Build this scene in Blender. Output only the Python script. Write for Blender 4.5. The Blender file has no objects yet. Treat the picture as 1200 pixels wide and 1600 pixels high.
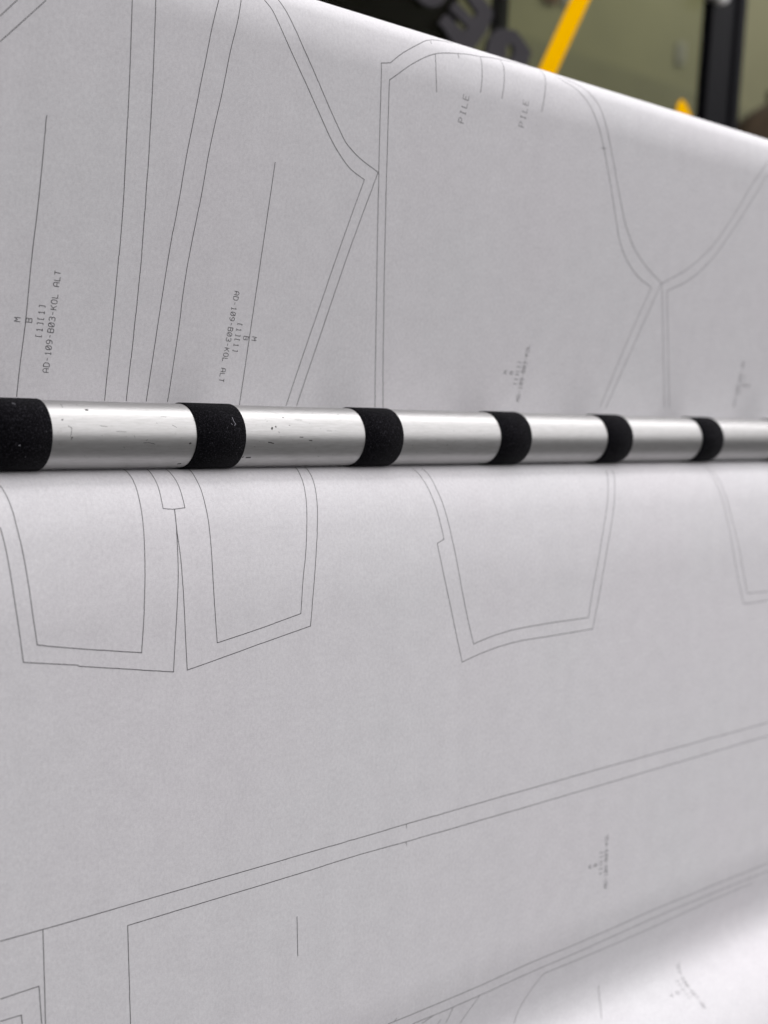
import bpy, bmesh, math, random
from mathutils import Vector, Matrix
random.seed(7)
scene = bpy.context.scene
C = scene.collection
MM = 0.001
H0 = 1.0                      # height of the roller axis above the floor (m)

# ------------------------------------------------------------------ camera
cam_data = bpy.data.cameras.new("camera")
cam = bpy.data.objects.new("camera", cam_data)
C.objects.link(cam)
cam_data.sensor_fit = 'VERTICAL'
cam_data.sensor_height = 36.0
cam_data.sensor_width = 27.0
cam_data.lens = 1950.0 / 1600.0 * 36.0
cam_data.clip_start = 0.02
cam_data.clip_end = 60.0
AX = ((0.740262, -0.035119, 0.671401), (-0.670365, -0.114633, 0.733124), (0.051218, -0.992787, -0.108401))
CAM_Y, CAM_Z = -449.495 * MM, 29.643 * MM
right = Vector((AX[0][0], AX[1][0], AX[2][0]))
down = Vector((AX[0][1], AX[1][1], AX[2][1]))
fwd = Vector((AX[0][2], AX[1][2], AX[2][2]))
rot = Matrix((right, -down, -fwd)).transposed()
cam.matrix_world = Matrix.Translation((0, CAM_Y, H0 + CAM_Z)) @ rot.to_4x4()
cam_data.dof.use_dof = True
cam_data.dof.focus_distance = 0.535
cam_data.dof.aperture_fstop = 7.6
scene.camera = cam

# ------------------------------------------------------------------ world, lamps, exposure
world = bpy.data.worlds.new("World")
scene.world = world
world.use_nodes = True
bg = world.node_tree.nodes["Background"]
bg.inputs[0].default_value = (0.97, 0.96, 1.0, 1)
bg.inputs[1].default_value = 0.06

def area(name, loc, target, sx, sy, power, col):
    d = bpy.data.lights.new(name, 'AREA')
    d.shape = 'RECTANGLE'; d.size = sx; d.size_y = sy; d.energy = power; d.color = col
    o = bpy.data.objects.new(name, d); C.objects.link(o)
    o.location = loc
    o.rotation_euler = (Vector(target) - Vector(loc)).to_track_quat('-Z', 'Y').to_euler()
    return o
area("overhead_light", (1.0, 0.35, 2.85), (1.0, 0.35, 0), 2.4, 0.5, 9, (1.0, 0.975, 0.985))
area("overhead_light", (2.3, -0.13, 2.8), (2.3, -0.13, 0), 5.0, 0.3, 33, (1.0, 0.98, 0.99))
area("soft_light_panel", (2.4, -2.3, 2.1), (2.4, -2.3 + 1.5, 2.1 - 4.2), 6.4, 4.46, 137, (1.0, 0.978, 0.988))  # added tilted soft panel, stands in for a lit white ceiling and front wall
area("overhead_light", (5.4, 2.3, 3.7), (5.4, 2.6, 0), 3.0, 0.5, 33, (1.0, 0.97, 0.9))  # added out of view to brighten the olive back wall

vs = scene.view_settings
vs.view_transform = 'Standard'; vs.look = 'None'; vs.exposure = 0.0; vs.gamma = 1.0
try: vs.use_curve_mapping = False
except Exception: pass
scene.render.film_transparent = False

# ------------------------------------------------------------------ helpers
def link(name, me, parent=None, mats=()):
    o = bpy.data.objects.new(name, me); C.objects.link(o)
    for m in mats: me.materials.append(m)
    if parent is not None: o.parent = parent
    return o
def tag(o, label=None, cat=None, group=None, kind=None):
    if label: o['label'] = label
    if cat: o['category'] = cat
    if group: o['group'] = group
    if kind: o['kind'] = kind
    return o
def empty(name, loc):
    o = bpy.data.objects.new(name, None); C.objects.link(o)
    o.location = loc; o.empty_display_size = 0.05
    return o
def mesh(name, verts, faces, smooth=False):
    me = bpy.data.meshes.new(name)
    me.from_pydata([tuple(v) for v in verts], [], faces)
    me.update()
    if smooth:
        for p in me.polygons: p.use_smooth = True
    return me
def box_bm(bm, x0, x1, y0, y1, z0, z1, bevel=0.0):
    r = bmesh.ops.create_cube(bm, size=1.0)
    for v in r['verts']:
        v.co = Vector(((x0+x1)/2 + v.co.x*(x1-x0), (y0+y1)/2 + v.co.y*(y1-y0), (z0+z1)/2 + v.co.z*(z1-z0)))
    if bevel:
        es = set(e for v in r['verts'] for e in v.link_edges)
        bmesh.ops.bevel(bm, geom=list(es), offset=bevel, segments=2, affect='EDGES', profile=0.7)
def bm_obj(name, bm, mat, parent=None, smooth=False):
    me = bpy.data.meshes.new(name); bm.to_mesh(me); bm.free()
    if smooth:
        for p in me.polygons: p.use_smooth = True
    return link(name, me, parent, (mat,))

class NT:
    def __init__(s, name):
        s.m = bpy.data.materials.new(name); s.m.use_nodes = True
        s.t = s.m.node_tree; s.n = s.t.nodes
        s.b = s.n["Principled BSDF"]
    def add(s, typ, **kw):
        nd = s.n.new(typ)
        for k, v in kw.items():
            if k in nd.inputs.keys() and not hasattr(nd, k): nd.inputs[k].default_value = v
            else: setattr(nd, k, v)
        return nd
    def l(s, a, b): s.t.links.new(a, b)
    def ramp(s, src, stops):
        r = s.add('ShaderNodeValToRGB'); s.l(src, r.inputs[0])
        e = r.color_ramp.elements
        while len(e) < len(stops): e.new(0.5)
        for i, (p, c) in enumerate(stops):
            e[i].position = p; e[i].color = (c[0], c[1], c[2], 1) if len(c) == 3 else c
        return r.outputs[0]
    def noise(s, vec, scale, detail=2, rough=0.5):
        nd = s.add('ShaderNodeTexNoise'); nd.inputs['Scale'].default_value = scale
        nd.inputs['Detail'].default_value = detail; nd.inputs['Roughness'].default_value = rough
        if vec is not None: s.l(vec, nd.inputs['Vector'])
        return nd.outputs['Fac']
    def mapping(s, vec, scale):
        m = s.add('ShaderNodeMapping'); s.l(vec, m.inputs['Vector']); m.inputs['Scale'].default_value = scale
        return m.outputs[0]
    def math(s, op, a, b=None):
        nd = s.add('ShaderNodeMath', operation=op)
        for i, v in enumerate((a, b)):
            if v is None: continue
            if hasattr(v, 'links'): s.l(v, nd.inputs[i])
            else: nd.inputs[i].default_value = v
        return nd.outputs[0]
    def mix(s, fac, a, b, blend='MIX'):
        nd = s.add('ShaderNodeMix', data_type='RGBA', blend_type=blend)
        for sock, v in ((nd.inputs[0], fac), (nd.inputs[6], a), (nd.inputs[7], b)):
            if hasattr(v, 'links'): s.l(v, sock)
            elif isinstance(v, (int, float)): sock.default_value = v
            else: sock.default_value = (v[0], v[1], v[2], 1)
        return nd.outputs[2]
    def bump(s, h, strength, dist):
        b = s.add('ShaderNodeBump'); b.inputs['Strength'].default_value = strength
        b.inputs['Distance'].default_value = dist; s.l(h, b.inputs['Height'])
        s.l(b.outputs[0], s.b.inputs['Normal']); return b
    def set(s, **kw):
        for k, v in kw.items():
            k = k.replace('_', ' ')
            if isinstance(v, tuple): v = (v[0], v[1], v[2], 1)
            s.b.inputs[k].default_value = v
        return s

def plain(name, col, rough=0.6, metal=0.0, var=0.0, scale=200, spec=0.5):
    k = NT(name); k.set(Base_Color=col, Roughness=rough, Metallic=metal)
    k.b.inputs['Specular IOR Level'].default_value = spec
    if var:
        tc = k.add('ShaderNodeTexCoord').outputs['Object']
        f = k.noise(tc, scale, 4, 0.6)
        c = k.ramp(f, [(0.3, tuple(x*(1-var) for x in col)), (0.7, tuple(min(1, x*(1+var)) for x in col))])
        k.l(c, k.b.inputs['Base Color'])
    return k.m

# ------------------------------------------------------------------ materials
def paper_material():
    k = NT("plotter_paper"); k.set(Roughness=0.62); k.b.inputs['Specular IOR Level'].default_value = 0.25
    uv = k.add('ShaderNodeUVMap', uv_map="sheet").outputs[0]
    fib = k.noise(k.mapping(uv, (1, 0.75, 1)), 690, 3, 0.65)          # fibre clumps ~1.5 mm
    fine = k.noise(uv, 2100, 2, 0.6)
    cloud = k.noise(uv, 95, 3, 0.55)
    big = k.noise(uv, 9, 2, 0.5)
    a = k.math('ADD', k.math('MULTIPLY', k.math('SUBTRACT', fib, 0.5), 0.54), k.math('MULTIPLY', k.math('SUBTRACT', fine, 0.5), 0.55))
    a = k.math('ADD', a, k.math('MULTIPLY', k.math('SUBTRACT', cloud, 0.5), 0.20))
    f = k.math('ADD', a, 0.5)
    c = k.ramp(f, [(0.30, (0.650, 0.640, 0.658)), (0.5, (0.740, 0.731, 0.750)), (0.70, (0.830, 0.823, 0.840))])
    tint = k.ramp(big, [(0.35, (1.0, 0.990, 0.998)), (0.65, (0.996, 0.998, 1.0))])
    c = k.mix(1.0, c, tint, 'MULTIPLY')
    # a few specks of dust
    vo = k.add('ShaderNodeTexVoronoi'); vo.inputs['Scale'].default_value = 60; k.l(uv, vo.inputs['Vector'])
    sp = k.math('LESS_THAN', vo.outputs['Distance'], 0.012)
    k.l(k.mix(k.math('MULTIPLY', sp, 0.35), c, (0.25, 0.24, 0.24)), k.b.inputs['Base Color'])
    # soft vertical undulation of the tensioned sheet + fibre relief
    wav = k.noise(k.mapping(uv, (1, 0.10, 1)), 26, 2, 0.5)
    wav2 = k.noise(k.mapping(uv, (1, 0.06, 1)), 110, 2, 0.5)
    h = k.math('ADD', k.math('MULTIPLY', wav, 2.0), k.math('MULTIPLY', wav2, 0.10))
    h = k.math('ADD', h, k.math('MULTIPLY', fib, 0.018))
    k.bump(h, 1.0, 0.0006)
    return k.m
def ink_material():
    k = NT("plotter_ink"); k.set(Roughness=0.6, Base_Color=(0.075, 0.072, 0.08))
    uv = k.add('ShaderNodeTexCoord').outputs['Object']
    f = k.noise(uv, 900, 2, 0.6)
    k.l(k.ramp(f, [(0.3, (0.018, 0.018, 0.022)), (0.75, (0.11, 0.107, 0.115))]), k.b.inputs['Base Color'])
    return k.m
def aluminium_material():
    k = NT("brushed_aluminium"); k.set(Metallic=1.0, Roughness=0.36)
    tc = k.add('ShaderNodeTexCoord').outputs['Object']
    st = k.noise(k.mapping(tc, (0.012, 1, 1)), 2600, 3, 0.6)
    st2 = k.noise(k.mapping(tc, (0.10, 1, 1)), 1500, 3, 0.65)
    dirt = k.noise(tc, 420, 4, 0.7)
    col = k.ramp(st2, [(0.3, (0.45, 0.447, 0.44)), (0.7, (0.54, 0.537, 0.534))])
    d = k.ramp(dirt, [(0.62, (1, 1, 1)), (0.76, (0.80, 0.79, 0.78))])
    k.l(k.mix(1.0, col, d, 'MULTIPLY'), k.b.inputs['Base Color'])
    rr = k.math('ADD', k.math('MULTIPLY', st2, 0.08), 0.40)
    k.l(rr, k.b.inputs['Roughness'])
    k.bump(k.math('ADD', st, k.math('MULTIPLY', dirt, 0.4)), 0.16, 0.00004)
    return k.m
def foam_material():
    k = NT("black_foam"); k.set(Roughness=0.95); k.b.inputs['Specular IOR Level'].default_value = 0.05
    tc = k.add('ShaderNodeTexCoord').outputs['Object']
    vo = k.add('ShaderNodeTexVoronoi'); vo.inputs['Scale'].default_value = 2400; k.l(tc, vo.inputs['Vector'])
    n1 = k.noise(tc, 1500, 3, 0.7)
    c = k.ramp(n1, [(0.42, (0.0012, 0.0012, 0.002)), (0.55, (0.0055, 0.005, 0.007)), (0.74, (0.040, 0.039, 0.046))])
    v2 = k.add('ShaderNodeTexVoronoi'); v2.inputs['Scale'].default_value = 420; k.l(tc, v2.inputs['Vector'])
    sp = k.math('LESS_THAN', v2.outputs['Distance'], 0.085)
    rnd = k.add('ShaderNodeSeparateColor'); k.l(v2.outputs['Color'], rnd.inputs[0])
    sp = k.math('MULTIPLY', sp, k.math('GREATER_THAN', rnd.outputs[0], 0.72))
    k.l(k.mix(k.math('MULTIPLY', sp, 0.28), c, (0.30, 0.30, 0.33)), k.b.inputs['Base Color'])
    k.b.inputs['Sheen Weight'].default_value = 0.03
    k.b.inputs['Sheen Roughness'].default_value = 0.5
    k.bump(k.math('ADD', vo.outputs['Distance'], n1), 0.7, 0.0003)
    return k.m
def glass_material():
    k = NT("tinted_glass"); n = k.n
    out = n["Material Output"]; n.remove(k.b)
    tr = k.add('ShaderNodeBsdfTransparent'); tr.inputs[0].default_value = (0.86, 0.87, 0.80, 1)
    gl = k.add('ShaderNodeBsdfGlossy'); gl.inputs['Roughness'].default_value = 0.05
    lw = k.add('ShaderNodeLayerWeight'); lw.inputs[0].default_value = 0.5
    fac = k.math('ADD', k.math('MULTIPLY', k.math('POWER', lw.outputs['Facing'], 5.0), 0.6), 0.001)
    mx = k.add('ShaderNodeMixShader')
    k.l(fac, mx.inputs[0]); k.l(tr.outputs[0], mx.inputs[1]); k.l(gl.outputs[0], mx.inputs[2])
    k.l(mx.outputs[0], out.inputs[0])
    return k.m
M_PAPER = paper_material(); M_INK = ink_material(); M_ALU = aluminium_material(); M_FOAM = foam_material()
M_SCR = plain("dark_scratch", (0.05, 0.048, 0.046), 0.7)
M_SMUDGE = plain("grey_smudge", (0.30, 0.295, 0.29), 0.6, 0.6)
M_LINT = plain("white_lint", (0.26, 0.26, 0.29), 0.9)
M_FRAME = plain("black_anodised", (0.003, 0.003, 0.0045), 0.33, spec=0.06)
M_LETTER = plain("grey_vinyl", (0.045, 0.042, 0.047), 0.7, spec=0.1, var=0.1, scale=40)
M_TAPE = plain("yellow_tape", (0.90, 0.47, 0.0), 0.8, var=0.03, scale=60, spec=0.0)
M_WHITE = plain("white_plastic", (0.8, 0.8, 0.78), 0.4)
M_CAB = plain("black_cabinet_paint", (0.006, 0.0055, 0.0045), 0.9, var=0.3, scale=6, spec=0.02)
M_BROWN = plain("brown_kraft", (0.09, 0.062, 0.036), 0.8, var=0.2, scale=20)
M_WALL = plain("olive_wall_paint", (0.27, 0.265, 0.165), 0.8, var=0.12, scale=1.6)
M_FLOOR = plain("grey_floor_screed", (0.13, 0.13, 0.13), 0.7, var=0.15, scale=4)
M_GLASS = glass_material()

# ------------------------------------------------------------------ paper cross-section (mm, roller axis at 0,0)
def profile():
    pts = []
    def arc(cy, cz, r, a0, a1, n):
        for i in range(n):
            a = a0 + (a1 - a0) * i / (n - 1)
            pts.append((cy + r*math.cos(a), cz + r*math.sin(a)))
    ru, ztop, tu, yu, back, rd, zs = 13.0, 168.8, math.radians(7), 21.0, 60.0, 15.0, -14.1
    tl, a_, r2, zn, r4, ph, flat, r5, roll = math.radians(4), -0.5, 16.5, -304.0, 25.0, math.radians(20), 3.0, 55.0, math.radians(65)
    nf = (-math.cos(tu), -math.sin(tu))
    yt = yu - math.tan(tu)*ztop
    a1 = math.atan2(nf[1], nf[0]) % (2*math.pi); ae = math.radians(50)
    am, rs = a1 - math.radians(20), 52.0
    cs = (yt - nf[0]*rs, ztop - nf[1]*rs)
    c = (cs[0] + (rs-ru)*math.cos(am), cs[1] + (rs-ru)*math.sin(am))
    pts.append((c[0] + ru*math.cos(ae) + math.sin(ae)*back, c[1] + ru*math.sin(ae) - math.cos(ae)*back))
    arc(c[0], c[1], ru, ae, am, 40)
    arc(cs[0], cs[1], rs, am, a1, 20)
    rn, tn = 130.0, math.radians(4); zb = 50.0       # the sheet eases forward before it turns under the roller
    for _ in range(3):
        cn = (yu - math.tan(tu)*zb + nf[0]*rn, zb + nf[1]*rn)
        cd = (cn[0] + (rn-rd)*math.cos(tn), cn[1] + (rn-rd)*math.sin(tn))
        zb += zs + rd - cd[1]
    arc(cn[0], cn[1], rn, tu, tn, 20)
    arc(cd[0], cd[1], rd, tn, -math.pi/2, 20)
    c3 = (-a_, zs - r2)
    am, r3, ang = math.pi/2, r2, [150, 166, 180 - math.degrees(tl)]       # the bend relaxes gradually into the flat sheet
    for rr, a in zip((r2, 62.0, 210.0), ang):
        c3 = (c3[0] + (r3-rr)*math.cos(am), c3[1] + (r3-rr)*math.sin(am)); r3 = rr
        arc(c3[0], c3[1], rr, am, math.radians(a), 30); am = math.radians(a)
    dl = (-math.sin(tl), -math.cos(tl)); pe = pts[-1]
    k = (pe[1] - (-262.0))/math.cos(tl); pn = (pe[0] + dl[0]*k, pe[1] + dl[1]*k)
    nl = (-math.cos(tl), math.sin(tl)); rb, tb = 110.0, math.radians(-12)
    arc(pn[0] - nl[0]*rb, pn[1] - nl[1]*rb, rb, math.pi - tl, math.pi - tb, 24)
    pe, dl = pts[-1], (-math.sin(tb), -math.cos(tb))
    k = (pe[1] - zn)/math.cos(tb); pn = (pe[0] + dl[0]*k, pe[1] + dl[1]*k)
    nl = (-math.cos(tb), math.sin(tb)); c4 = (pn[0] + nl[0]*r4, pn[1] + nl[1]*r4)
    arc(c4[0], c4[1], r4, math.atan2(-nl[1], -nl[0]), math.atan2(-math.cos(ph), math.sin(ph)), 24)
    e = pts[-1]; e2 = (e[0] - math.cos(ph)*flat, e[1] - math.sin(ph)*flat)
    c5 = (e2[0] + r5*math.sin(ph), e2[1] - r5*math.cos(ph))
    b0 = math.atan2(e2[1] - c5[1], e2[0] - c5[0])
    arc(c5[0], c5[1], r5, b0, b0 + roll, 60)
    p = [pts[0]]
    for v in pts[1:]:
        if math.hypot(v[0]-p[-1][0], v[1]-p[-1][1]) > .05: p.append(v)
    s = [0.0]
    for i in range(1, len(p)): s.append(s[-1] + math.hypot(p[i][0]-p[i-1][0], p[i][1]-p[i-1][1]))
    return p, s
PROF, PS = profile()
import bisect
def on_paper(x, s, lift=0.055):
    """point on the sheet at x (mm along the roller) and s (mm along the paper), lifted off its face"""
    i = min(max(bisect.bisect_right(PS, s) - 1, 0), len(PS) - 2)
    t = (s - PS[i])/(PS[i+1] - PS[i])
    a, b = PROF[i], PROF[i+1]
    dy, dz = b[0]-a[0], b[1]-a[1]; L = math.hypot(dy, dz)
    ny, nz = dz/L, -dy/L             # outward: towards the viewer / up
    return Vector((x*MM, (a[0] + dy*t + ny*lift)*MM, (a[1] + dz*t + nz*lift)*MM))

# ------------------------------------------------------------------ setting
me = mesh("floor", [(-6,-6,0),(9,-6,0),(9,6,0),(-6,6,0)], [(0,1,2,3)])
tag(link("floor", me, None, (M_FLOOR,)), kind='structure')
bm = bmesh.new(); box_bm(bm, -4, 9, 3.3, 3.45, 0.004, 4.2)
wall = tag(bm_obj("back_wall", bm, M_WALL), kind='structure')
bm = bmesh.new(); box_bm(bm, -3.9, 8.9, 3.275, 3.2995, 0.008, 2.5, 0.004)
bm_obj("wall_panelling", bm, plain("dark_olive_paint", (0.225, 0.222, 0.14), 0.7, var=0.1, scale=2.0), wall)
def wall_plate(name, x, z, w, h, col, label, cat):
    bm = bmesh.new(); box_bm(bm, -w/2, w/2, -.02, 0, -h/2, h/2, .006)
    box_bm(bm, -w*.22, w*.22, -.027, -.0205, -h*.22, h*.22, .003)
    o = bm_obj(name, bm, plain(name, col, .6)); o.location = (x, 3.2985, z)
    tag(o, label, cat)
wall_plate("switch_plate", 5.22, 2.66, .05, .10, (.34, .34, .31), "small pale grey plate on the olive wall left of the black post", "switch plate")
wall_plate("wall_notice", 4.345, 2.715, .035, .05, (.55, .57, .58), "tiny white notice on the olive wall beside the yellow tape", "notice")
wall_plate("red_notice", 4.245, 2.70, .09, .05, (.22, .12, .08), "dull red notice on the olive wall left of the yellow tape", "notice")

# ------------------------------------------------------------------ the paper
XA, XB = -250.0, 1500.0
NX = 40
verts, faces = [], []
for j, (y, z) in enumerate(PROF):
    for i in range(NX + 1):
        x = XA + (XB-XA)*i/NX
        verts.append((x*MM, y*MM, z*MM))
for j in range(len(PROF) - 1):
    for i in range(NX):
        a = j*(NX+1) + i
        faces.append((a, a + NX + 1, a + NX + 2, a + 1))
me = mesh("paper_sheet", verts, faces, True)
uv = me.uv_layers.new(name="sheet")
for lp in me.loops:
    j, i = divmod(lp.vertex_index, NX + 1)
    uv.data[lp.index].uv = ((XA + (XB-XA)*i/NX)*MM, PS[j]*MM)
paper = link("paper_sheet", me, None, (M_PAPER,))
paper.location = (0, 0, H0)
sol = paper.modifiers.new("thickness", 'SOLIDIFY'); sol.thickness = 0.00012; sol.offset = -1.0
tag(paper, "wide white plotter paper printed with thin black garment pattern outlines, bent under the roller", "paper")

# print on the paper: plotted polylines as ribbons lying on the sheet
def catmull(p, step):
    """resample a polyline (mm); corners stay sharp, gentle bends become smooth"""
    n = len(p)
    if n == 2: segs = [p]
    else:
        segs, cur = [], [p[0]]
        for i in range(1, n - 1):
            cur.append(p[i])
            ax, ay = p[i][0]-p[i-1][0], p[i][1]-p[i-1][1]; bx, by = p[i+1][0]-p[i][0], p[i+1][1]-p[i][1]
            ang = abs(math.atan2(ax*by-ay*bx, ax*bx+ay*by))
            if ang > 0.42: segs.append(cur); cur = [p[i]]
        cur.append(p[-1]); segs.append(cur)
    out = [tuple(p[0])]
    for g in segs:
        m = len(g)
        for i in range(m - 1):
            p0 = g[i-1] if i > 0 else (2*g[0][0]-g[1][0], 2*g[0][1]-g[1][1])
            p1, p2 = g[i], g[i+1]
            p3 = g[i+2] if i + 2 < m else (2*g[-1][0]-g[-2][0], 2*g[-1][1]-g[-2][1])
            d = math.hypot(p2[0]-p1[0], p2[1]-p1[1]); k = max(1, int(d/step))
            # centripetal-like damping: tangents scaled to this span
            def tan(a, b, c):
                d1 = math.hypot(b[0]-a[0], b[1]-a[1]) + 1e-6; d2 = math.hypot(c[0]-b[0], c[1]-b[1]) + 1e-6
                ux = ((b[0]-a[0])/d1*d2 + (c[0]-b[0])/d2*d1)/(d1+d2); uy = ((b[1]-a[1])/d1*d2 + (c[1]-b[1])/d2*d1)/(d1+d2)
                return ux*d, uy*d
            t1, t2 = tan(p0, p1, p2), tan(p1, p2, p3)
            for j in range(1, k + 1):
                t = j/k; h1 = 2*t**3-3*t*t+1; h2 = -2*t**3+3*t*t; h3 = t**3-2*t*t+t; h4 = t**3-t*t
                out.append((h1*p1[0]+h2*p2[0]+h3*t1[0]+h4*t2[0], h1*p1[1]+h2*p2[1]+h3*t1[1]+h4*t2[1]))
    return out
def ribbon(V, Fc, p, w, place, wob=0.0):
    """flat strip of width w (mm) along p, placed by place(u, v)"""
    n = len(p)
    if n < 2: return
    if wob:
        q = [list(a) for a in p]; off = 0.0
        for i in range(1, n - 1):
            if random.random() < 0.05: off = random.uniform(-wob, wob)       # pen stepping
            dx, dy = p[i+1][0]-p[i-1][0], p[i+1][1]-p[i-1][1]; L = math.hypot(dx, dy) + 1e-9
            q[i][0] += -dy/L*off; q[i][1] += dx/L*off
        p = q
    base = len(V)
    for i in range(n):
        a, b = p[max(i-1, 0)], p[min(i+1, n-1)]
        dx, dy = b[0]-a[0], b[1]-a[1]; L = math.hypot(dx, dy) + 1e-9
        nx, ny = -dy/L*w/2, dx/L*w/2
        if 0 < i < n - 1:
            e1 = (p[i][0]-p[i-1][0], p[i][1]-p[i-1][1]); l1 = math.hypot(*e1) + 1e-9
            ca = abs((e1[0]*dx + e1[1]*dy)/(l1*L)); sc = 1/max(ca, 0.55); nx *= sc; ny *= sc
        V.append(place(p[i][0]+nx, p[i][1]+ny)); V.append(place(p[i][0]-nx, p[i][1]-ny))
        if i: k = base + 2*i; Fc.append((k-2, k-1, k+1, k))
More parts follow.
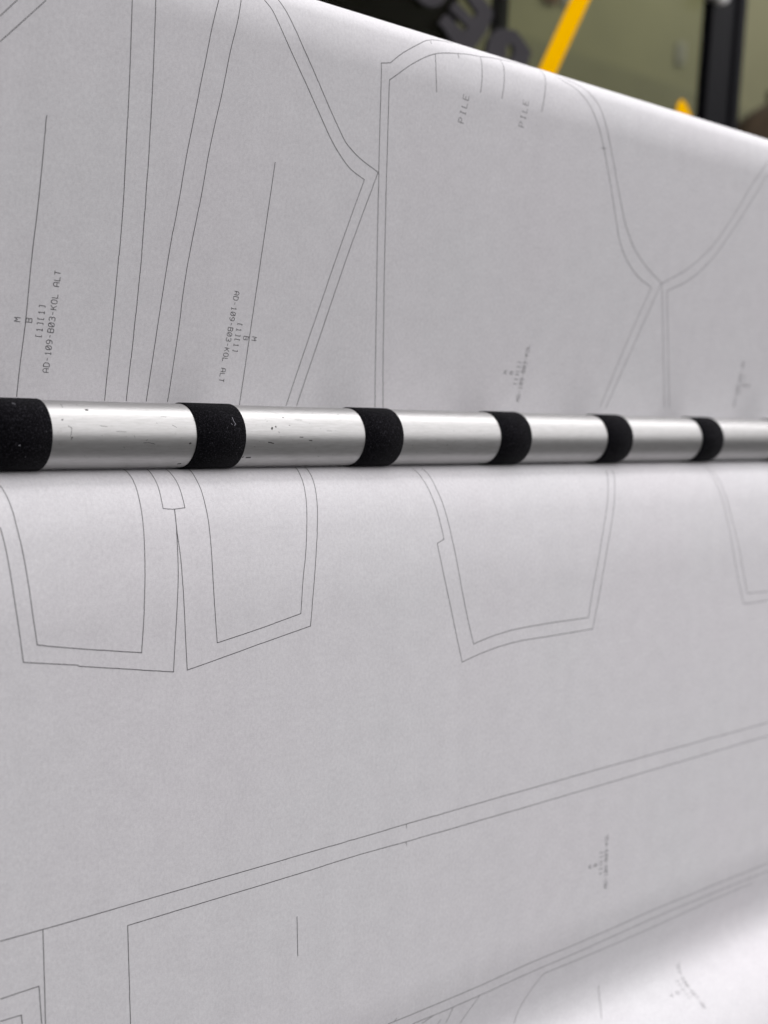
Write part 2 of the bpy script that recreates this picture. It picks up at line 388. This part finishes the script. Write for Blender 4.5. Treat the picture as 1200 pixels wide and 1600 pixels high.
LINES = [
 ('a', [(209.82,119.97),(216.03,112.97)]),
 ('a', [(210.49,128.83),(227.36,110.38)]),
 ('b', [(263.47,102.13),(265.53,135.71),(266.66,160.44),(267.43,180.64),(267.61,217.76),(266.98,261.44)]),
 ('b', [(273.99,99.71),(276.39,138.71),(277.29,162.13),(277.75,179.32),(278.20,198.35),(278.11,221.46),(277.38,261.37)]),
 ('c', [(304.17,92.65),(302.60,98.19),(299.65,119.15),(296.53,145.44),(295.46,154.19),(293.46,177.32),(291.66,193.47),(290.22,213.23),(289.25,227.90),(287.11,261.30)]),
 ('c', [(315.68,89.89),(311.59,111.62),(309.56,129.39),(308.06,139.06),(306.12,153.59),(304.02,175.97),(302.34,188.81),(300.49,209.63),(299.88,227.28),(297.86,261.23)]),
 ('g', [(231.16,151.54),(230.37,185.37),(229.52,205.13),(228.83,231.95),(228.00,247.25),(227.54,260.88)]),
 ('g', [(341.12,152.68),(340.25,171.35),(337.36,240.24),(336.32,261.68)]),
 ('c', [(328.21,86.83),(331.91,90.12),(334.62,94.06),(339.57,101.04),(346.60,109.42),(353.92,117.98),(362.98,128.80),(372.22,139.40),(376.73,143.55),(384.16,149.08),(393.80,152.97),(390.12,164.98),(369.32,238.71),(363.15,261.47)]),
 ('c', [(335.99,84.85),(339.54,88.78),(343.96,95.05),(349.12,102.08),(356.44,110.66),(364.12,120.24),(373.45,131.24),(379.66,137.84),(386.98,142.47),(401.80,148.37),(396.70,164.14),(375.71,238.41),(369.50,261.33)]),
 ('e', [(419.48,261.19),(415.56,236.51),(404.29,163.17),(395.27,99.76),(400.94,98.63),(406.91,93.81),(416.30,87.88),(428.91,81.16),(440.08,78.34),(447.69,76.93)]),
 ('e', [(428.91,81.16),(428.89,83.42)]),
 ('e', [(424.93,261.08),(420.67,236.26),(409.15,162.55),(401.31,106.25),(415.94,95.61),(430.45,88.33),(446.69,84.58),(455.62,82.95),(463.34,82.13),(472.33,80.42),(480.46,79.22),(493.89,77.49),(510.99,76.04)]),
 ('e', [(446.69,84.58),(446.88,86.84)]),
 ('d', [(430.45,88.33),(430.76,97.15),(432.33,106.04)]),
 ('d', [(463.51,82.09),(463.42,86.34),(463.07,92.46),(462.29,100.77)]),
 ('d', [(480.02,79.36),(480.10,84.05),(479.66,90.01),(478.07,100.98)]),
 ('d', [(512.96,76.69),(513.03,81.92),(512.17,87.11),(510.72,93.71),(508.97,101.90)]),
 ('f', [(524.82,78.06),(528.48,80.94),(537.31,84.03),(546.71,89.77),(554.54,98.06),(563.80,110.97),(572.91,126.09),(584.07,145.84),(592.21,160.14),(601.22,169.51),(614.60,178.07),(629.56,183.41),(620.00,204.98),(599.41,257.25)]),
 ('f', [(562.08,112.00),(566.34,111.86)]),
 ('f', [(530.97,78.33),(542.65,81.16),(549.62,84.59),(556.48,89.79),(562.52,98.49),(572.27,113.90),(585.42,135.61),(596.32,152.00),(608.22,163.60),(621.76,172.11),(638.77,179.92),(629.92,200.18),(605.00,257.83)]),
 ('h', [(730.68,93.86),(717.94,108.31),(702.36,131.34),(680.50,156.78),(664.54,168.03),(639.29,180.11),(646.75,201.74),(664.64,255.86)]),
 ('h', [(731.72,101.47),(719.35,120.07),(701.50,143.99),(684.93,162.53),(666.84,175.34),(645.77,184.05),(669.79,255.75)]),
 ('i', [(203.57,331.51),(204.57,337.29),(205.55,344.92),(207.27,360.81),(208.33,369.04),(209.95,382.11),(232.36,385.79),(232.76,386.26),(275.21,393.68),(276.38,377.20),(277.35,365.34),(278.41,352.89),(278.88,342.46),(279.32,334.06),(279.63,327.34)]),
 ('i', [(207.07,314.71),(208.37,319.70),(209.48,325.86),(210.02,330.82),(211.12,338.83),(212.75,353.01),(214.18,366.49),(215.51,376.24),(231.08,379.10),(260.36,384.15),(261.73,366.84),(263.04,349.81),(263.79,336.24),(264.18,325.72),(264.27,316.67),(264.47,310.10),(265.47,302.65)]),
 ('i', [(276.16,303.49),(274.81,311.01),(274.53,318.17),(274.31,326.80),(277.98,327.17),(284.79,326.78),(284.70,322.69),(284.39,314.95),(284.39,309.27),(285.25,303.70)]),
 ('j', [(279.69,327.21),(279.33,335.12),(279.93,346.64),(280.31,360.97),(280.98,378.27),(281.76,393.69),(303.22,389.76),(324.54,385.74),(346.57,381.74),(348.41,366.27),(351.08,348.91),(353.33,335.78),(355.52,323.56),(356.52,316.52),(358.03,309.30),(360.07,303.44)]),
 ('j', [(296.21,304.14),(294.60,313.39),(294.80,319.89),(295.13,329.83),(295.28,340.53),(295.08,354.55),(295.51,369.19),(296.61,383.97),(317.08,380.42),(341.13,375.75),(342.63,361.46),(345.18,348.01),(347.33,334.96),(349.78,321.33),(350.90,313.38),(354.37,303.41)]),
 ('k', [(424.34,308.16),(425.07,315.86),(427.49,325.35),(429.49,335.11),(431.68,347.31),(426.86,349.14),(429.81,362.45),(436.42,385.69),(443.47,409.24),(461.57,405.66),(478.94,403.58),(510.95,403.06),(546.87,402.89),(551.60,386.61),(559.34,359.26),(566.95,340.17),(573.92,323.62),(578.72,313.40)]),
 ('k', [(430.76,308.34),(431.23,316.59),(433.41,327.50),(436.37,342.04),(441.72,368.00),(448.07,390.62),(451.66,401.00),(462.91,398.92),(475.90,397.28),(507.68,396.14),(542.79,396.17),(547.96,375.64),(555.73,351.57),(562.89,334.58),(568.39,322.33),(572.61,313.29)]),
 ('l', [(674.72,311.56),(676.08,322.07),(678.66,335.84),(682.92,354.06),(689.97,378.58),(699.70,402.09),(728.66,402.04)]),
 ('l', [(679.19,315.18),(681.85,327.29),(685.64,343.32),(693.05,365.42),(703.55,395.44),(728.42,396.16)]),
 ('m', [(199.36,485.00),(216.54,485.01),(265.16,484.64),(344.86,484.09),(405.81,483.51),(500.38,482.92),(731.98,483.04)]),
 ('m', [(254.09,533.83),(253.42,508.39),(253.06,493.12),(344.87,492.33),(375.34,491.84),(405.87,492.08),(534.80,492.18),(732.34,491.86)]),
 ('m', [(405.81,483.51),(405.91,485.51)]),
 ('m', [(405.87,492.08),(406.01,493.99)]),
 ('m', [(216.54,485.01),(216.89,503.99),(217.10,522.04)]),
 ('n', [(199.06,506.80),(214.65,506.57),(215.57,521.56)]),
 ('n', [(198.94,515.28),(207.37,515.49),(207.74,519.06)]),
 ('g', [(339.04,511.64),(339.48,529.88)]),
 ('o', [(395.74,579.54),(401.09,579.67),(429.99,579.82),(460.16,579.77),(497.31,578.80),(537.71,579.00),(612.51,577.89),(680.92,578.20),(738.17,578.90)]),
 ('o', [(400.30,579.23),(401.45,578.42)]),
 ('o', [(413.42,585.52),(441.47,585.95),(461.43,585.71),(498.69,584.93),(539.15,584.87),(614.02,583.53),(675.45,583.93),(740.34,585.10)]),
 ('o', [(494.35,614.08),(496.76,609.74),(500.56,603.30),(505.99,595.97),(513.17,589.60),(540.77,590.14),(608.32,590.29),(666.75,589.24),(722.48,589.48)]),
 ('o', [(461.38,585.51),(455.77,591.39),(450.26,598.69)]),
 ('o', [(441.72,586.03),(438.41,594.32)]),
 ('o', [(434.00,590.30),(432.45,592.58)]),
 ('o', [(426.75,586.05),(419.98,587.86)]),
 ('g', [(567.50,614.73),(564.84,624.80),(560.48,631.78)]),
]

NAMES = {'g': 'grain_line', 'd': 'dart_line'}
LW = 0.31
groups = {}
for key, pl in LINES:
    groups.setdefault(key, []).append(pl)
for key, pls in groups.items():
    sets = [[p] for p in pls] if key in NAMES else [pls]
    for st in sets:
        V, Fc = [], []
        for p in st: ribbon(V, Fc, catmull(p, 0.6), LW, on_paper, 0.07)
        link(NAMES.get(key, 'pattern_outline'), mesh('plot', V, Fc), paper, (M_INK,))

# single-stroke plotter lettering on a 4 x 6 grid
GL = {
 'A': [[(0,0),(0,4.6),(1.2,6),(2.8,6),(4,4.6),(4,0)],[(0,2.4),(4,2.4)]],
 'D': [[(0,0),(0,6),(2.6,6),(4,4.7),(4,1.3),(2.6,0),(0,0)]],
 'B': [[(0,0),(0,6),(3,6),(3.9,5.2),(3.9,3.9),(3,3.2),(0,3.2)],[(3,3.2),(4,2.4),(4,.8),(3,0),(0,0)]],
 'K': [[(0,0),(0,6)],[(4,6),(0,2.2)],[(1.3,3.4),(4,0)]],
 'O': [[(1.2,0),(0,1.3),(0,4.7),(1.2,6),(2.8,6),(4,4.7),(4,1.3),(2.8,0),(1.2,0)]],
 'L': [[(0,6),(0,0),(4,0)]],
 'T': [[(0,6),(4,6)],[(2,6),(2,0)]],
 'M': [[(0,0),(0,6),(2,3),(4,6),(4,0)]],
 'P': [[(0,0),(0,6),(3,6),(4,5.1),(4,3.8),(3,2.9),(0,2.9)]],
 'I': [[(.8,6),(3.2,6)],[(2,6),(2,0)],[(.8,0),(3.2,0)]],
 'E': [[(4,6),(0,6),(0,0),(4,0)],[(0,3.1),(3,3.1)]],
 '-': [[(.6,3),(3.4,3)]],
 '1': [[(.9,4.8),(2.1,6),(2.1,0)],[(.7,0),(3.5,0)]],
 '0': [[(1.2,0),(0,1.3),(0,4.7),(1.2,6),(2.8,6),(4,4.7),(4,1.3),(2.8,0),(1.2,0)],[(.4,.9),(3.6,5.1)]],
 '9': [[(.3,0),(2.4,0),(4,1.8),(4,4.7),(2.8,6),(1.2,6),(0,4.8),(0,3.7),(1.2,2.6),(4,2.6)]],
 '3': [[(0,5.2),(1,6),(3,6),(3.9,5.1),(3.9,3.9),(3,3.2),(1.4,3.2)],[(3,3.2),(4,2.3),(4,.9),(3,0),(1,0),(0,.8)]],
 '[': [[(2.6,6),(1,6),(1,0),(2.6,0)]],
 ']': [[(1.4,6),(3,6),(3,0),(1.4,0)]],
 ' ': [],
}
def text(V, Fc, s, cx, cs, pitch, height, ang, w, wd=0.66):
    """letters centred at (cx, cs) on the sheet; ang = reading direction, 0 = up the sheet (-s), pi = down"""
    cw = pitch*wd; L = pitch*(len(s)-1)
    ca, sa = math.cos(ang), math.sin(ang)
    for i, ch in enumerate(s):
        for st in GL[ch]:
            q = []
            for (gx, gy) in st:
                u = -L/2 + i*pitch + (gx/4 - .5)*cw; v = (gy/6 - .5)*height
                # reading axis R=(sin, -cos) in (x, s); letter-up axis U=(-cos, -sin)
                q.append((cx + u*sa - v*ca, cs - u*ca - v*sa))
            d = []
            for a, b in zip(q[:-1], q[1:]):
                m = max(1, int(math.hypot(b[0]-a[0], b[1]-a[1])/0.6))
                for j in range(m): d.append((a[0]+(b[0]-a[0])*j/m, a[1]+(b[1]-a[1])*j/m))
            d.append(q[-1]); ribbon(V, Fc, d, w, on_paper)
def block(x_m, s_c, lines, ang, step=4.85, pitch=2.31, h=2.55, lean=0.0, w=0.28):
    for k, ln in enumerate(lines):
        V, Fc = [], []
        sg = 1 if abs(ang) < 1.5 else -1
        text(V, Fc, ln, x_m + sg*k*step, s_c, pitch, h, ang + lean, w)
        link('printed_text', mesh('text', V, Fc), paper, (M_INK,))
UP, DN = 0.0, math.pi
FULL = ["M", "B", "[1][1]", "AD-109-B03-KOL ALT"]; SHORT = ["M", "B", "[1][1]", "AD-109-B03-KOL"]
block(225.4, 230.2, FULL, UP, step=4.9, lean=0.046)
block(340.4, 231.1, FULL, DN, step=4.62, lean=0.08)
block(511.9, 239.6, SHORT, UP, step=4.8, lean=0.056)
block(547.6, 537.1, SHORT, UP, step=4.8, pitch=2.27, lean=0.015)
block(756.8, 238.9, SHORT, DN, step=4.2, lean=0.06)
block(622.4, 637.7, SHORT, UP, step=5.7, lean=0.19, w=0.24)
for (x, s) in ((452.1, 110.4), (495.8, 105.1)):
    V, Fc = [], []
    text(V, Fc, "PILE", x, s, 3.75, 3.9, 0.08, 0.27, 0.58)
    link('printed_text', mesh('text', V, Fc), paper, (M_INK,))

# ------------------------------------------------------------------ the roller with its foam bands
R, RB = 13.5, 14.05
roller = empty("pressure_roller", (0, 0, H0))
tag(roller, "long bare aluminium roller with evenly spaced black foam bands, pressing on the paper", "roller")
def lathe(prof, n=96, closed=True):
    """prof: list of (x, r) mm -> mesh about the X axis"""
    V, Fc = [], []
    for (x, r) in prof:
        for i in range(n):
            a = 2*math.pi*i/n; V.append((x*MM, r*math.cos(a)*MM, r*math.sin(a)*MM))
    m = len(prof)
    for j in range(m if closed else m-1):
        j2 = (j+1) % m
        for i in range(n):
            i2 = (i+1) % n
            Fc.append((j*n+i, j*n+i2, j2*n+i2, j2*n+i))
    return V, Fc
V, Fc = lathe([(-255, R-2.0), (-255, R-.3), (-254.7, R), (1500, R), (1500.3, R-.3), (1500.3, R-2.0)], 128)
tube = link("aluminium_tube", mesh("aluminium_tube", V, Fc, True), roller, (M_ALU,))
me = tube.data
BANDS = [(-143.0, -119.0), (-51.5, -27.5), (40.0, 64.0), (110.5, 134.5), (202.4, 226.4), (291.8, 316.7), (385.2, 409.3), (478.7, 502.2),
         (567.5, 590.5), (661.2, 684.1), (752.5, 776.0), (844.0, 867.5), (935.5, 959.0), (1027.0, 1050.5), (1118.5, 1142.0),
         (1210.0, 1233.5), (1301.5, 1325.0), (1393.0, 1416.5)]
bands = {}
for (a, b) in BANDS:
    V, Fc = lathe([(a, R - .2), (a, RB - .12), (a + .12, RB), (b - .12, RB), (b, RB - .12), (b, R - .2)], 128)
    o = link("foam_band", mesh("foam_band", V, Fc), roller, (M_FOAM,))
    for p in o.data.polygons: p.use_smooth = abs(p.normal.x) < 0.5
    bands[a] = o
def on_tube(rad):
    return lambda x, arc: Vector((x*MM, rad*MM*math.cos(arc/rad), rad*MM*math.sin(arc/rad)))
def tube_marks(name, strokes, w, rad, mat, parent):
    V, Fc = [], []
    for st, ww in strokes:
        p = [(x, math.radians(a % 360)*rad) for x, a in st]
        d = []
        for a, b in zip(p[:-1], p[1:]):
            m = max(1, int(math.hypot(b[0]-a[0], b[1]-a[1])/0.4))
            for j in range(m): d.append((a[0]+(b[0]-a[0])*j/m, a[1]+(b[1]-a[1])*j/m))
        d.append(p[-1]); ribbon(V, Fc, d, ww or w, on_tube(rad))
    return link(name, mesh(name, V, Fc), parent, (mat,))
SCR = [([(233.3,161.3),(234.7,165),(234.2,176.7),(234,178.1)],.22),([(234.1,179.9),(235,180.1),(234.2,184)],.25),([(233.7,114.7),(233.5,125)],.22),
 ([(230.9,151.7),(231.7,150.1)],.5),([(247,160.6),(250.3,162)],.16),([(266.4,189.1),(268.8,188.5),(271.8,191.2)],.2),([(280.2,157.4),(282.2,162)],.16),
 ([(242.6,129.8),(244,129.9)],1.0),([(288.2,190.1),(289.3,189.6)],.7),([(286.7,237.4),(288.3,235.2)],.9),([(330.8,160.4),(331.5,162.4)],1.3),
 ([(333,157.6),(333.7,159)],.7),([(338.8,136.8),(339.3,138.3)],.6),([(328.9,187.3),(330.2,188),(332.1,189.7)],.5),([(319.4,219.7),(322.1,219.5)],.8),
 ([(317.3,219.6),(318.1,217.3)],.6),([(372.1,125.6),(372.6,127.5)],.35),([(346.1,177.4),(348.3,177.7)],.35),([(351.6,183.4),(353.5,184)],.45),
 ([(262,176),(262.4,181)],.15),([(254,170),(258.5,170.6)],.13),([(276,141),(278.5,142)],.14),([(345,143),(349,143.6)],.14),([(362,165),(365,165.3)],.14)]
for _ in range(70):
    x = random.uniform(228, 470); a = random.uniform(95, 235); l = random.uniform(.15, .9)
    SCR.append(([(x, a), (x + l, a + random.uniform(-2, 2))], random.uniform(.08, .2)))
o = tube_marks("scratch", SCR, .2, R + .012, M_SCR, tube); o['kind'] = 'stuff'
tube_marks("smudge", [([(337,99.5),(341,101),(346.4,98.5)],1.6),([(341,104),(344,104.5)],1.2)], 1.5, R + .008, M_SMUDGE, tube)
tube_marks("lint", [([(310.9,141.4),(311.1,149.5),(311.6,154.5),(311,158.3)],.2),([(309.5,153.4),(309.9,156.5)],.18)], .3, RB + .06, M_LINT, bands[291.8])
tube_marks("lint", [([(213.1,117.7),(213.5,121.4),(214.1,123.1)],.22),([(212.7,193.3),(213.4,192.7)],.4)], .3, RB + .06, M_LINT, bands[202.4])

# ------------------------------------------------------------------ beyond the paper: framed glass with letters and tape
PY = 0.55                                   # the pane's plane (m behind the roller axis)
part = empty("glass_partition", (1.0, PY, 0))
tag(part, "tinted glass partition in a black frame with grey letters and yellow tape, behind the paper", "partition")
def pbox(name, boxes, mat, bevel=0.0, parent=part):
    bm = bmesh.new()
    for b in boxes: box_bm(bm, b[0]-1.0, b[1]-1.0, b[2]-PY, b[3]-PY, b[4], b[5], bevel)
    return bm_obj(name, bm, mat, parent)
pbox("glass_pane", [(-0.2, 1.458, PY+.0, PY+.005, 0.18, 2.2)], M_GLASS)
# stile: two proud bars with a shallower channel between them
pbox("frame_post", [(1.452, 1.479, PY-.006, PY+.010, 0.0, 2.3), (1.4795, 1.5145, PY-.002, PY+.009, 0.0, 2.298),
                    (1.515, 1.523, PY-.006, PY+.010, 0.0, 2.3), (1.5235, 1.537, PY-.003, PY+.0095, 0.0, 2.299)], M_FRAME, .0018)
pbox("frame_rail", [(-0.25, 1.4515, PY-.015, PY+.03, 0.08, 0.18)], M_FRAME, .002)
pbox("frame_rail", [(-0.25, 1.4515, PY-.015, PY+.03, 2.2, 2.29)], M_FRAME, .002)
pbox("frame_post", [(-0.30, -0.2505, PY-.016, PY+.03, 0.0, 2.3)], M_FRAME, .002)
pbox("glazing_bar", [(1.0595, 1.0725, PY+.006, PY+.022, 1.40, 2.2)], M_FRAME, .001)

def plate(name, outlines, thick, mat, front, parent=part, bev=0.0, smooth_spline=False):
    """a flat cut-out plate from outlines (x, z in mm relative to the roller axis), with holes, standing on the pane's face"""
    cu = bpy.data.curves.new("cut", 'CURVE'); cu.dimensions = '2D'; cu.fill_mode = 'BOTH'
    cu.extrude = thick/2; cu.bevel_depth = bev; cu.resolution_u = 6
    for ol in outlines:
        sp = cu.splines.new('POLY'); sp.points.add(len(ol)-1); sp.use_cyclic_u = True
        for k, (x, z) in enumerate(ol): sp.points[k].co = (x*MM - 1.0, z*MM + H0, 0, 1)
    tmp = bpy.data.objects.new("cut", cu); C.objects.link(tmp)
    dg = bpy.context.evaluated_depsgraph_get()
    me = bpy.data.meshes.new_from_object(tmp.evaluated_get(dg))
    bpy.data.objects.remove(tmp); bpy.data.curves.remove(cu)
    me.materials.clear()
    me.transform(Matrix.Translation((0, front - PY, 0)) @ Matrix.Rotation(math.pi/2, 4, 'X'))
    return link(name, me, parent, (mat,))
def round_poly(p, r=0.28, n=3):
    out = []
    for i in range(len(p)):
        a, b, c = p[i-1], p[i], p[(i+1) % len(p)]
        q1 = (b[0]+(a[0]-b[0])*r, b[1]+(a[1]-b[1])*r); q2 = (b[0]+(c[0]-b[0])*r, b[1]+(c[1]-b[1])*r)
        for j in range(n+1):
            t = j/n
            out.append(((1-t)**2*q1[0]+2*t*(1-t)*b[0]+t*t*q2[0], (1-t)**2*q1[1]+2*t*(1-t)*b[1]+t*t*q2[1]))
    return out
ring = lambda cx, cz, a, b, rot, n=40: [(cx + a*math.cos(t)*math.cos(rot) - b*math.sin(t)*math.sin(rot), cz + a*math.cos(t)*math.sin(rot) + b*math.sin(t)*math.cos(rot)) for t in [2*math.pi*k/n for k in range(n)]]
LF = PY - .0032
plate("letter", [ring(932, 451, 35, 31, -0.6), ring(933, 457, 9, 8, -0.6)], .005, M_LETTER, LF)
plate("letter", [round_poly([(996,376),(1026.4,412),(1036,434),(1024,444),(1002,452),(990.8,441.6),(1011,428.2),(1005.2,421.5),(977,433.3),(969,422.5),(997.5,410.6),(992,404.6),(964.1,417),(953.5,404.5),(962,400.5),(975,390)],.07)], .005, M_LETTER, LF)
plate("letter", [round_poly([(1031,404),(1038.9,414),(1050,421.2),(1074,424),(1088,415.9),(1102,406),(1097,390.6),(1073.4,374),(1035,374),(1028,388)],.09), [(1060.5,405.5),(1070.5,407.6),(1073.5,400),(1070,391),(1060.1,391)]], .005, M_LETTER, LF)
def tape_strip(p):
    plate("tape_strip", [p], .0006, M_TAPE, PY - .0007)
tape_strip([(1230, 590), (1122.9, 393.3), (1100, 351), (1130, 351), (1152.6, 393.5), (1262, 592)])
tape_strip([(1393,350),(1394.6,388.8),(1396,402),(1405.7,409.5),(1416,405),(1433.2,387),(1440,350)])
# round white knob beside the post
def lathe_y(name, prof, n, mat, parent, loc):
    V, Fc = [], []
    for (y, r) in prof:
        for i in range(n):
            a = 2*math.pi*i/n; V.append((loc[0] + r*math.cos(a), loc[1] + y, loc[2] + r*math.sin(a)))
    for j in range(len(prof)-1):
        for i in range(n):
            i2 = (i+1) % n; Fc.append((j*n+i, j*n+i2, (j+1)*n+i2, (j+1)*n+i))
    Fc.append(tuple(range(n))[::-1]); Fc.append(tuple((len(prof)-1)*n + k for k in range(n)))
    return link(name, mesh(name, V, Fc, True), parent, (mat,))
lathe_y("knob", [(0, .006), (-.012, .006), (-.014, .012), (-.019, .0145), (-.024, .013), (-.027, .007)], 32, M_WHITE, part, (.4475, -.001, H0 + .5485))

# black cabinet standing behind the glass at the left
cab = empty("black_cabinet", (0.55, 1.0, 0))
tag(cab, "matt black cabinet standing behind the glass and the grey letters", "cabinet")
def cbox(name, b, bevel, mat=M_CAB):
    bm = bmesh.new(); box_bm(bm, b[0], b[1], b[2], b[3], b[4], b[5], bevel); return bm_obj(name, bm, mat, cab)
cbox("body", (-.65, .63, -.24, .35, .06, 2.0), .006)
cbox("door", (-.64, -.012, -.262, -.242, .08, 1.98), .004)
cbox("door", (-.006, .622, -.262, -.242, .08, 1.98), .004)
cbox("plinth", (-.62, .60, -.2, .33, 0.0, .058), .002)
h = None
for x in (-.05, .03):
    cbox("handle", (x-.008, x+.008, -.285, -.263, .95, 1.12), .004, M_FRAME)

# brown wrapped roll standing at the far right
rl = empty("wrapped_roll", (3.055, 1.42, 0.06))
tag(rl, "brown paper wrapped roll standing upright at the right, beyond the black post", "roll")
V, Fc = [], []
prof = [(0, .115), (.01, .12), (1.60, .12), (1.66, .112), (1.70, .09), (1.73, .05), (1.745, .022), (1.775, .026)]
n = 40
for (z, r) in prof:
    for i in range(n):
        a = 2*math.pi*i/n; w = 1 + (.05*math.sin(7*a) if z > 1.62 else .008*math.sin(5*a + z*3))
        V.append((r*w*math.cos(a), r*w*math.sin(a), z))
for j in range(len(prof)-1):
    for i in range(n):
        i2 = (i+1) % n; Fc.append((j*n+i, j*n+i2, (j+1)*n+i2, (j+1)*n+i))
Fc.append(tuple(range(n))[::-1]); Fc.append(tuple((len(prof)-1)*n + k for k in range(n)))
link("paper_wrap", mesh("paper_wrap", V, Fc, True), rl, (M_BROWN,))
V, Fc = [], []
for z in (1.18, 1.23):
    for i in range(n):
        a = 2*math.pi*i/n; V.append((.1225*math.cos(a), .1225*math.sin(a), z))
for i in range(n): Fc.append((i, (i+1) % n, n + (i+1) % n, n + i))
link("tape_band", mesh("tape_band", V, Fc, True), rl, (plain("brown_tape", (.12, .075, .03), .3),))
